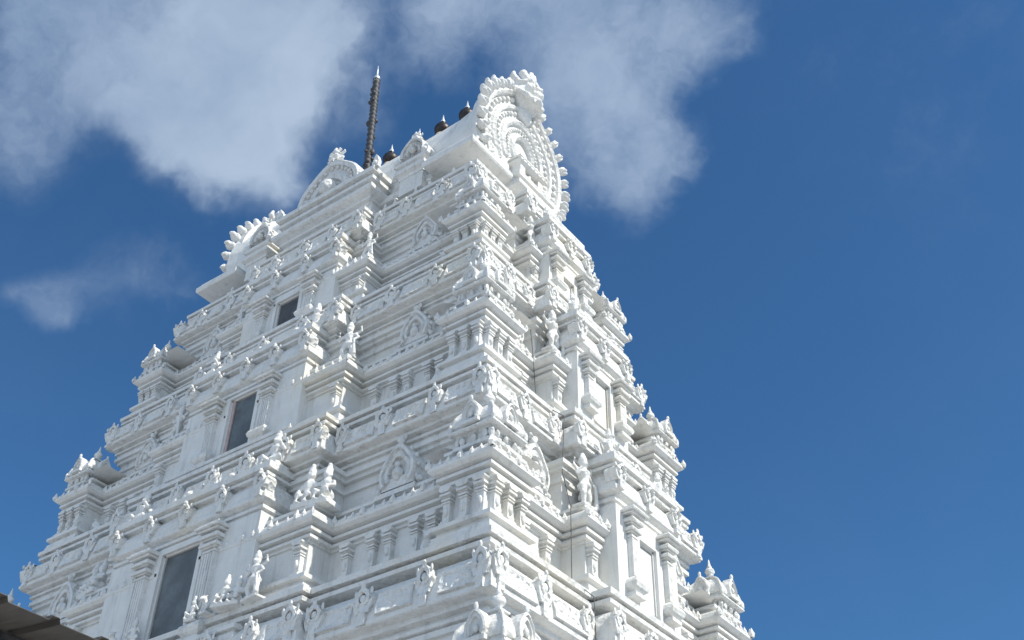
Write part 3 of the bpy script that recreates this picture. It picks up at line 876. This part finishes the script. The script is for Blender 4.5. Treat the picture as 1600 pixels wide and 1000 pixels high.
def end_gable(sgn):
    """great horseshoe end of the barrel roof with flame lobes, niche and lion face"""
    root = empty('end_gable', (sgn * 5.0, 0, T0), R(90) * sgn, tower); root.scale = (0.86, 1.0, 0.99)
    rf = lambda a: 1 + 0.10 * math.exp(-(a / 0.45) ** 2)
    cz = 25.15
    b = MB()
    prof = [(0.0, 0.22), (0.46, 0.22), (0.48, -0.10), (0.55, -0.17), (0.64, -0.10), (0.68, -0.03), (0.98, -0.02), (1.0, -0.10), (1.08, -0.16), (1.18, -0.10), (1.22, -0.04), (1.50, -0.05), (1.53, -0.13), (1.60, -0.16), (1.68, -0.10), (1.72, -0.03), (2.00, -0.04), (2.03, -0.14), (2.12, -0.20), (2.22, -0.14), (2.24, 0.30), (0.0, 0.30)]
    b.arch(prof, cz, -130, 130, 56, rf=rf, sz=1.03)
    b.prism([(-2.35, 23.40), (-0.62, 23.40), (-0.62, 23.95), (-0.95, 24.3), (-1.9, 24.3), (-2.25, 23.9)], -0.10, 0.3)
    b.prism([(0.62, 23.40), (2.35, 23.40), (2.25, 23.9), (1.9, 24.3), (0.95, 24.3), (0.62, 23.95)], -0.10, 0.3)
    # carved bosses between the mouldings
    c = b
    for i in range(27):
        a = R(-118 + 236 * i / 26); k = rf(a)
        for rr, s_ in ((0.83, 0.06), (1.38, 0.085), (1.87, 0.10)):
            c.ball((rr * k * math.sin(a), -0.07, cz + rr * 1.03 * k * math.cos(a)), s_, sy=0.7, n=7, m=5)
    for i in range(14):
        x = -2.2 + 4.4 * i / 13
        if abs(x) > 0.7: c.ball((x, -0.12, 23.62), 0.09, sy=0.8, n=7, m=5)
    link('horseshoe_arch', (lambda me: (me.materials.append(M_TRIM), me)[1])(b.mesh('horseshoe_arch')), root)
    # lobes round the rim
    lm = MB()
    lm.ball((0, 0.06, 0.10), 0.20, sy=0.8, sz=1.2, n=10, m=8)
    lm.ball((0, 0.02, 0.28), 0.165, sy=0.75, sz=1.35, n=10, m=8)
    lm.ball((0.03, -0.02, 0.44), 0.09, sz=1.2, n=8, m=6)
    lm.tube([(0, -0.10, -0.05), (0, -0.16, 0.12), (0, -0.15, 0.26), (0, -0.08, 0.36)], [0.05, 0.06, 0.05, 0.04], 7)
    lm.tube([(-0.13, -0.07, 0.0), (-0.15, -0.11, 0.18), (-0.09, -0.08, 0.36)], [0.035, 0.04, 0.03], 6); lm.tube([(0.13, -0.07, 0.0), (0.15, -0.11, 0.18), (0.09, -0.08, 0.36)], [0.035, 0.04, 0.03], 6)
    lme = remeshed(lm, 'flame_lobe', M_STATUE, 0.035, 1)
    for i in range(23):
        d = -126 + 252 * i / 22
        if abs(d) < 12: continue
        a = R(d); k = rf(a)
        o = link('flame_lobe', lme, root, (2.24 * k * math.sin(a), -0.16, cz + 2.24 * 1.03 * k * math.cos(a)))
        o.rotation_euler = (0, a, 0)
        o.scale = (0.70, 0.85, random.uniform(0.62, 0.80))
    link('lion_face', KIRTI, root, (0, -0.16, cz + 2.24 * 1.03 * 1.08 - 0.12), 0, 1.28)
    # niche with a small porch
    p = MB()
    p.sweep([(0.98, -0.62), (0.98, 0.1), (-0.98, 0.1), (-0.98, -0.62)], [(-0.2, 22.92), (-0.02, 23.0), (0.0, 23.02), (0.0, 23.16), (-0.10, 23.18), (-0.10, 23.30), (0.0, 23.32), (0.02, 23.46), (-0.08, 23.52), (-0.3, 23.54)], cap=True)
    p.box(-0.62, -0.36, -0.42, 0.1, 23.53, 24.15); p.box(0.36, 0.62, -0.42, 0.1, 23.53, 24.15); p.box(-0.36, 0.36, -0.20, 0.1, 23.53, 24.15)
    p.sweep([(0.70, -0.48), (0.70, 0.1), (-0.70, 0.1), (-0.70, -0.48)], [(-0.1, 24.12), (0.0, 24.17), (0.03, 24.20), (0.03, 24.27), (-0.08, 24.30), (-0.08, 24.36), (0.0, 24.38), (-0.02, 24.46), (-0.16, 24.54), (-0.34, 24.62)], cap=True)
    p.ball((0, -0.28, 23.75), 0.15, sz=1.3, n=8, m=6); p.ball((0, -0.30, 24.0), 0.09, n=8, m=6)
    for q_ in range(7): p.ball((-0.6 + 0.2 * q_, -0.5, 24.24), 0.045, n=6, m=4)
    link('niche', (lambda me: (me.materials.append(M_TRIM), me)[1])(p.mesh('niche')), root)
    return root
end_gable(1); end_gable(-1)

def roof_front_gable(x, sc, big):
    """gable that stands out from the long side of the barrel roof"""
    root = empty('roof_front_gable', (x, -2.25, T0), 0, tower)
    b = MB(); w_ = 1.98 if big else 0.56
    z0 = 22.1 if big else 22.6
    zc = 24.18 if big else 24.10
    if big:
        b.box(-w_ + 0.25, w_ - 0.25, -0.26, 1.6, z0, zc - 0.75)
        b.sweep([(w_, -0.60), (w_, 1.6), (-w_, 1.6), (-w_, -0.60)], [(-0.4, zc - 1.42), (-0.3, zc - 1.40), (-0.3, zc - 1.30), (-0.2, zc - 1.28), (-0.2, zc - 1.18), (-0.05, zc - 1.10), (0, zc - 1.06), (0, zc - 0.94), (-0.06, zc - 0.84), (-0.16, zc - 0.74), (-0.3, zc - 0.68), (-0.3, zc - 0.58), (-0.12, zc - 0.56), (-0.12, zc - 0.44), (-0.22, zc - 0.42), (-0.22, zc - 0.34), (-0.05, zc - 0.32), (-0.04, zc - 0.18), (-0.3, zc - 0.12)], cap=True)
    else:
        b.box(-w_ + 0.15, w_ - 0.15, -0.15, 1.6, z0, zc - 0.6)
        b.sweep([(w_, -0.30), (w_, 1.6), (-w_, 1.6), (-w_, -0.30)], [(-0.2, zc - 0.92), (-0.12, zc - 0.90), (-0.1, zc - 0.8), (0, zc - 0.74), (0, zc - 0.62), (-0.1, zc - 0.54), (-0.1, zc - 0.44), (-0.03, zc - 0.42), (-0.03, zc - 0.30), (-0.15, zc - 0.26)], cap=True)
    if big:
        wnb = MB(); wnb.box(-0.36, 0.30, -0.29, -0.2, 22.15, 22.62)
        link('roof_window', (lambda me: (me.materials.append(M_DARK), me)[1])(wnb.mesh('roof_window')), root)
    link('gable_base', (lambda me: (me.materials.append(M_TRIM), me)[1])(b.mesh('gable_base')), root)
    g_ = MB(); rr = 1.25 if big else 0.44
    rf = lambda a: 1 + 0.22 * math.exp(-(a / 0.40) ** 2)
    f0 = -0.42 if big else -0.2
    g_.arch([(0.0, f0 + 0.12), (rr * 0.42, f0 + 0.12), (rr * 0.44, f0), (rr * 0.54, f0 - 0.05), (rr * 0.62, f0 + 0.02), (rr * 0.66, f0 + 0.06), (rr * 0.80, f0 + 0.05), (rr * 0.83, f0 - 0.04), (rr * 0.95, f0 - 0.06), (rr, f0 + 0.02), (rr, 1.5), (0, 1.5)], zc - 0.05 if big else zc + 0.05, -108, 108, 36, rf=rf, sz=0.86 if big else 1.0)
    for i in range(15):
        a = R(-98 + 14 * i); k = rf(a)
        g_.ball((rr * 0.73 * k * math.sin(a), f0 + 0.02, zc + rr * 0.73 * k * math.cos(a) * (0.86 if big else 1)), rr * 0.06, n=6, m=5)
        if not (5 < i < 9) and not big: g_.ball((rr * 1.03 * k * math.sin(a), f0 + 0.1, zc + rr * 1.03 * k * math.cos(a)), rr * 0.11, n=6, m=5)
    g_.ball((0, f0 + 0.0, zc + 0.1), rr * 0.24, n=10, m=8)
    link('gable_arch', (lambda me: (me.materials.append(M_CARVE), me)[1])(g_.mesh('gable_arch')), root)
    link('lion_face', KIRTI, root, (0, f0 + 0.12, zc + rr * (1.04 if big else 1.22) + (0.12 if big else 0.08)), 0, 0.52 if big else 0.34)
    # upright leaf horns at the corners
    h_ = MB()
    for sx in (-1, 1):
        for q_ in (0, 1):
            h_.M = Matrix.Translation((sx * (w_ - 0.05), -0.45 + q_ * 0.8 if big else -0.2 + q_ * 0.5, zc - 0.2 if big else zc - 0.35))
            h_.prism([(-0.10, 0), (0.10, 0), (0.13, 0.18), (0.05, 0.42 if big else 0.3), (0.0, 0.5 if big else 0.36), (-0.05, 0.42 if big else 0.3), (-0.13, 0.18)], -0.06, 0.06)
            h_.ball((0, -0.05, 0.14), 0.09, n=7, m=5)
            link('corner_horn', (lambda me: (me.materials.append(M_STATUE), me)[1])(h_.mesh('corner_horn')), root); h_ = MB()
roof_front_gable(0.0, 1, True)
roof_front_gable(3.05, 1, False)
roof_front_gable(-3.05, 1, False)

# ridge finials (kalasams)
for i, x in enumerate((-4.1, -3.1, -2.15, -0.35, 0.85, 1.85, 2.85, 3.9)):
    r_ = empty('ridge_finial', (x, 0, 26.62 + T0), 0, tower); r_.scale = (0.70, 0.70, 0.97)
    b = MB(); b.lathe([(0.34, 0), (0.36, 0.25), (0.30, 0.32), (0.26, 0.9), (0.30, 1.0), (0.33, 1.12), (0.30, 1.22), (0.22, 1.28)], 16)
    link('finial_base', (lambda me: (me.materials.append(M_CREAM), me)[1])(b.mesh('finial_base')), r_)
    b = MB(); b.lathe([(0.12, 1.26), (0.22, 1.32), (0.34, 1.42), (0.38, 1.54), (0.33, 1.66), (0.20, 1.76), (0.10, 1.82), (0.16, 1.86), (0.10, 1.90)], 18)
    link('finial_pot', (lambda me: (me.materials.append(M_BRASS), me)[1])(b.mesh('finial_pot')), r_)
    b = MB(); b.lathe([(0.09, 1.89), (0.12, 1.95), (0.07, 2.02), (0.05, 2.1), (0.015, 2.28)], 12)
    link('finial_tip', (lambda me: (me.materials.append(M_TIP), me)[1])(b.mesh('finial_tip')), r_)

# base storeys below the picture down to the ground
mb = MB()
mb.sweep(outline(9.7, 6.1, 5.0, 0.4, 2.4, 0.42, 0.5, 0.0), [(0.5, GROUND), (0.5, GROUND + 0.5), (0.3, GROUND + 0.55), (0.3, GROUND + 1.0), (0.1, GROUND + 1.1), (0.1, GROUND + 1.4), (-0.2, GROUND + 1.5), (-0.2, 2.4), (0.0, 2.5), (0.0, 2.7), (-0.3, 2.9)])
tbuild(mb, 'granite_base', M_STONE)

# far faces
for name, items in hidden.items():
    mb = MB()
    for me, side, u, d, z, sc in items:
        (loc, rz) = place(side, u, d, z)
        M = Matrix.Translation(loc) @ Matrix.Rotation(rz, 4, 'Z') @ Matrix.Diagonal((*sc, 1))
        o = len(mb.v)
        mb.v.extend([tuple(M @ v.co) for v in me.vertices])
        mb.f.extend([tuple(i + o for i in p.vertices) for p in me.polygons])
        mb.sm.extend([p.use_smooth for p in me.polygons])
    ob = mb.build(name, items[0][0].materials[0], tower); ob['kind'] = 'stuff'

# ------------------------------------------------------------------ statues standing on the ledges
def statue(kind, x, y, z, rz, sc, label, cat='statue', group=None):
    o = link({'seated': 'seated_figure', 'couple': 'seated_couple', 'guardian': 'standing_figure', 'lion': 'crouching_lion'}[kind], FIG[kind], tower, (x, y, z + T0), R(rz), sc)
    o.rotation_euler = (0, R(random.uniform(-3, 3)), R(rz + random.uniform(-10, 10)))
    o.scale = (sc * random.uniform(0.92, 1.1), sc, sc * random.uniform(0.9, 1.08))
    if label: o['label'] = label
    return o
for k in (1, 2, 3):
    zl = ZK[k]; s_ = {1: 1.0, 2: 0.95, 3: 0.8}[k]
    b = BK[k] + 0.10; hw = HWK[k]
    zs = zl + 0.38
    for sx in (-1, 1):
        statue('couple' if k == 1 else 'guardian', sx * (hw - 0.42), -b + 0.42, zs - 0.02, 12 * sx, s_ * (1.0 if k == 1 else 0.85), 'carved figure on the corner of the centre bay')
        statue('seated', sx * (BAYS[k][4] - 0.30), -(b + 0.0) + 0.32, BAYS[k][3] + 0.84, 8 * sx, s_ * 0.95, None)
    # row of small figures above the window cornice
    n = 6 if k == 1 else 5
    fw = BAYS[k][4]
    for i in range(n):
        x = -fw + 0.75 + (2 * fw - 1.5) * i / (n - 1)
        statue('seated' if i % 2 else 'lion', x, -(b - 0.30), BAYS[k][3] + 0.84, random.uniform(-25, 25), 0.38, None)
    # lions lying in the recess beside the bay
    for sx in (-1, 1):
        statue('lion', sx * (AK[k] - CW[k] - 0.35), -(BK[k] - RC) + 0.05, ZF[k] + HF[k] - 0.01, 90 * sx if sx < 0 else 60, 0.8, None)
    # side face
    for sy in (-1, 1):
        statue('guardian', AK[k] - 0.28, sy * (RWK[k] - 0.42), zs - 0.02, 90, s_ * 0.9, None)
        statue('seated', AK[k] + 0.0, sy * (RB[k][4] - 0.25), RB[k][3] + 0.84, 90, s_ * 0.7, None)
# figures at the foot of the lowest window
for i, x in enumerate((-1.3, -0.75, 1.05, 1.55, 2.1, 2.75)):
    statue(('lion', 'seated', 'seated', 'lion', 'couple', 'guardian')[i], x, -(BK[1] + 0.25), ZF[1] + HF[1] - 0.02, random.uniform(-20, 20), (0.45, 0.5, 0.5, 0.5, 0.75, 0.8)[i], None)
# small animals on the ledge under the roof
for i, x in enumerate((-3.9, -2.9, 2.2, 2.6, 3.3, 3.9, 4.6)):
    statue('lion' if i % 2 else 'seated', x, -2.42, ZF[4] + HF[4] - 0.02, random.uniform(-40, 40), 0.42, None)

# ------------------------------------------------------------------ lightning mast on the roof
mast = empty('lightning_mast', (-1.36, 0.0, 26.45))
tag(mast, 'thin dark mast with a bright pointed tip standing behind the middle roof gable', 'mast')
mast.rotation_euler = (0, R(-1.8), 0)
mast.scale = (1.35, 1.35, 1.0)
b = MB()
prof = []
z = 0.0
while z < 6.6:
    prof += [(0.075, z), (0.105, z + 0.05), (0.075, z + 0.12)]
    z += 0.16 + random.uniform(0, 0.12)
b.lathe([(0.2, -0.05), (0.2, 0.12)] + [(0.09, 0.13)] + prof[3:], 10)
for _i in range(34):
    zz = random.uniform(0.3, 6.4); aa = random.uniform(0, 6.28)
    b.ball((0.09 * math.cos(aa), 0.09 * math.sin(aa), zz), random.uniform(0.04, 0.085), sz=random.uniform(0.8, 2.2), n=6, m=5)
b.build('mast_pole', M_CABLE, mast)
b = MB(); b.lathe([(0.08, 6.55), (0.09, 6.75), (0.045, 6.85), (0.028, 6.95), (0.02, 7.2), (0.01, 7.45)], 8)
b.build('mast_tip', M_TIP, mast)

# ------------------------------------------------------------------ cable down the side face, floodlight at the corner
b = MB()
pts = []
for k_, (x, y, z) in enumerate([(6.62, -1.62, 16.6), (6.78, -1.72, 15.75), (6.9, -1.75, 14.4), (7.62, -1.78, 13.7), (7.55, -1.80, 12.4), (7.85, -1.98, 11.4), (7.9, -2.02, 9.8), (8.42, -2.05, 9.3), (8.40, -2.05, 8.2)]):
    pts.append((x + random.uniform(-0.02, 0.02), y + random.uniform(-0.03, 0.03), z))
b.tube(pts, 0.009, 6)
tag(b.build('cable', M_CABLE), 'thin black cable hanging down the sunlit side face of the tower', 'cable')

fl = empty('floodlight', (8.16, -4.02, 7.86), R(90))
tag(fl, 'small dark floodlight with loose cable fixed under the lowest carved cornice on the sunlit side', 'floodlight')
b = MB(); b.box(-0.14, 0.14, -0.05, 0.12, 0.06, 0.30, 0.02); b.box(-0.16, 0.16, -0.07, -0.04, 0.04, 0.32)
b.build('lamp_housing', M_DARK, fl)
b = MB(); b.tube([(-0.17, 0.05, 0.18), (-0.17, 0.05, -0.04), (0.17, 0.05, -0.04), (0.17, 0.05, 0.18)], 0.015, 6)
b.tube([(0, 0.05, -0.04), (0, 0.24, 0.02)], 0.02, 6)
b.build('bracket', M_MAST, fl)
b = MB(); b.tube([(-0.05, 0.10, 0.2), (-0.2, 0.02, 0.10), (-0.34, 0.06, 0.22), (-0.5, 0.10, 0.12), (-0.62, 0.18, 0.28)], [0.02, 0.035, 0.02, 0.03, 0.015], 6)
b.build('power_cable', M_CABLE, fl)

# ------------------------------------------------------------------ awning by the photographer
aw = empty('corrugated_awning', (CAM.x - 4.1, CAM.y + 2.3, GROUND))
tag(aw, 'brown corrugated steel awning seen from below in front of the tower', 'awning')
b = MB()
EH = 1.965 - GROUND; pitch = 0.245; slope = 0.10
x0, x1 = 0.0, -3.6
y0, y1 = -5.0, 4.6
secp = []
y = y0 - 0.02
ph = -0.02 + 0.0
n = int((y1 - y0) / pitch)
off = -0.0175
for i in range(n):
    yb = y0 + i * pitch + off
    secp += [(yb, 0.0), (yb + 0.185, 0.0), (yb + 0.195, 0.022), (yb + 0.230, 0.022), (yb + 0.24, 0.0)]
vs = []; fs = []; m = len(secp)
for ix in range(7):
    t_ = ix / 6; x = x0 + (x1 - x0) * t_
    for dz in (0.0, 0.003):
        for (yy, hh) in secp:
            vs.append((x, yy, EH + hh + dz - (x) * slope))
for ix in range(6):
    for l in (0, 1):
        for j in range(m - 1):
            a = (ix * 2 + l) * m + j; c = ((ix + 1) * 2 + l) * m + j
            fs.append((a, a + 1, c + 1, c) if l else (a, c, c + 1, a + 1))
for ix in (0, 6):
    for j in range(m - 1):
        a = ix * 2 * m + j
        fs.append((a, a + 1, a + 1 + m, a + m))
b.add(vs, fs)
b.build('roof_sheet', M_SHEET, aw)
for x in (-0.35, -1.8, -3.2):
    b = MB(); b.box(x - 0.03, x + 0.03, y0, y1 - 0.2, EH - x * slope - 0.085, EH - x * slope - 0.006)
    b.build('purlin', M_MAST, aw)
for x in (-0.5, -3.2):
    for y in (-4.6, 4.1):
        b = MB(); b.tube([(x, y, 0), (x, y, EH - x * slope - 0.06)], 0.04, 10)
        b.build('post', M_MAST, aw)

for o in bpy.data.objects:
    if o.type == 'MESH' and o.data.users == 0: bpy.data.objects.remove(o)
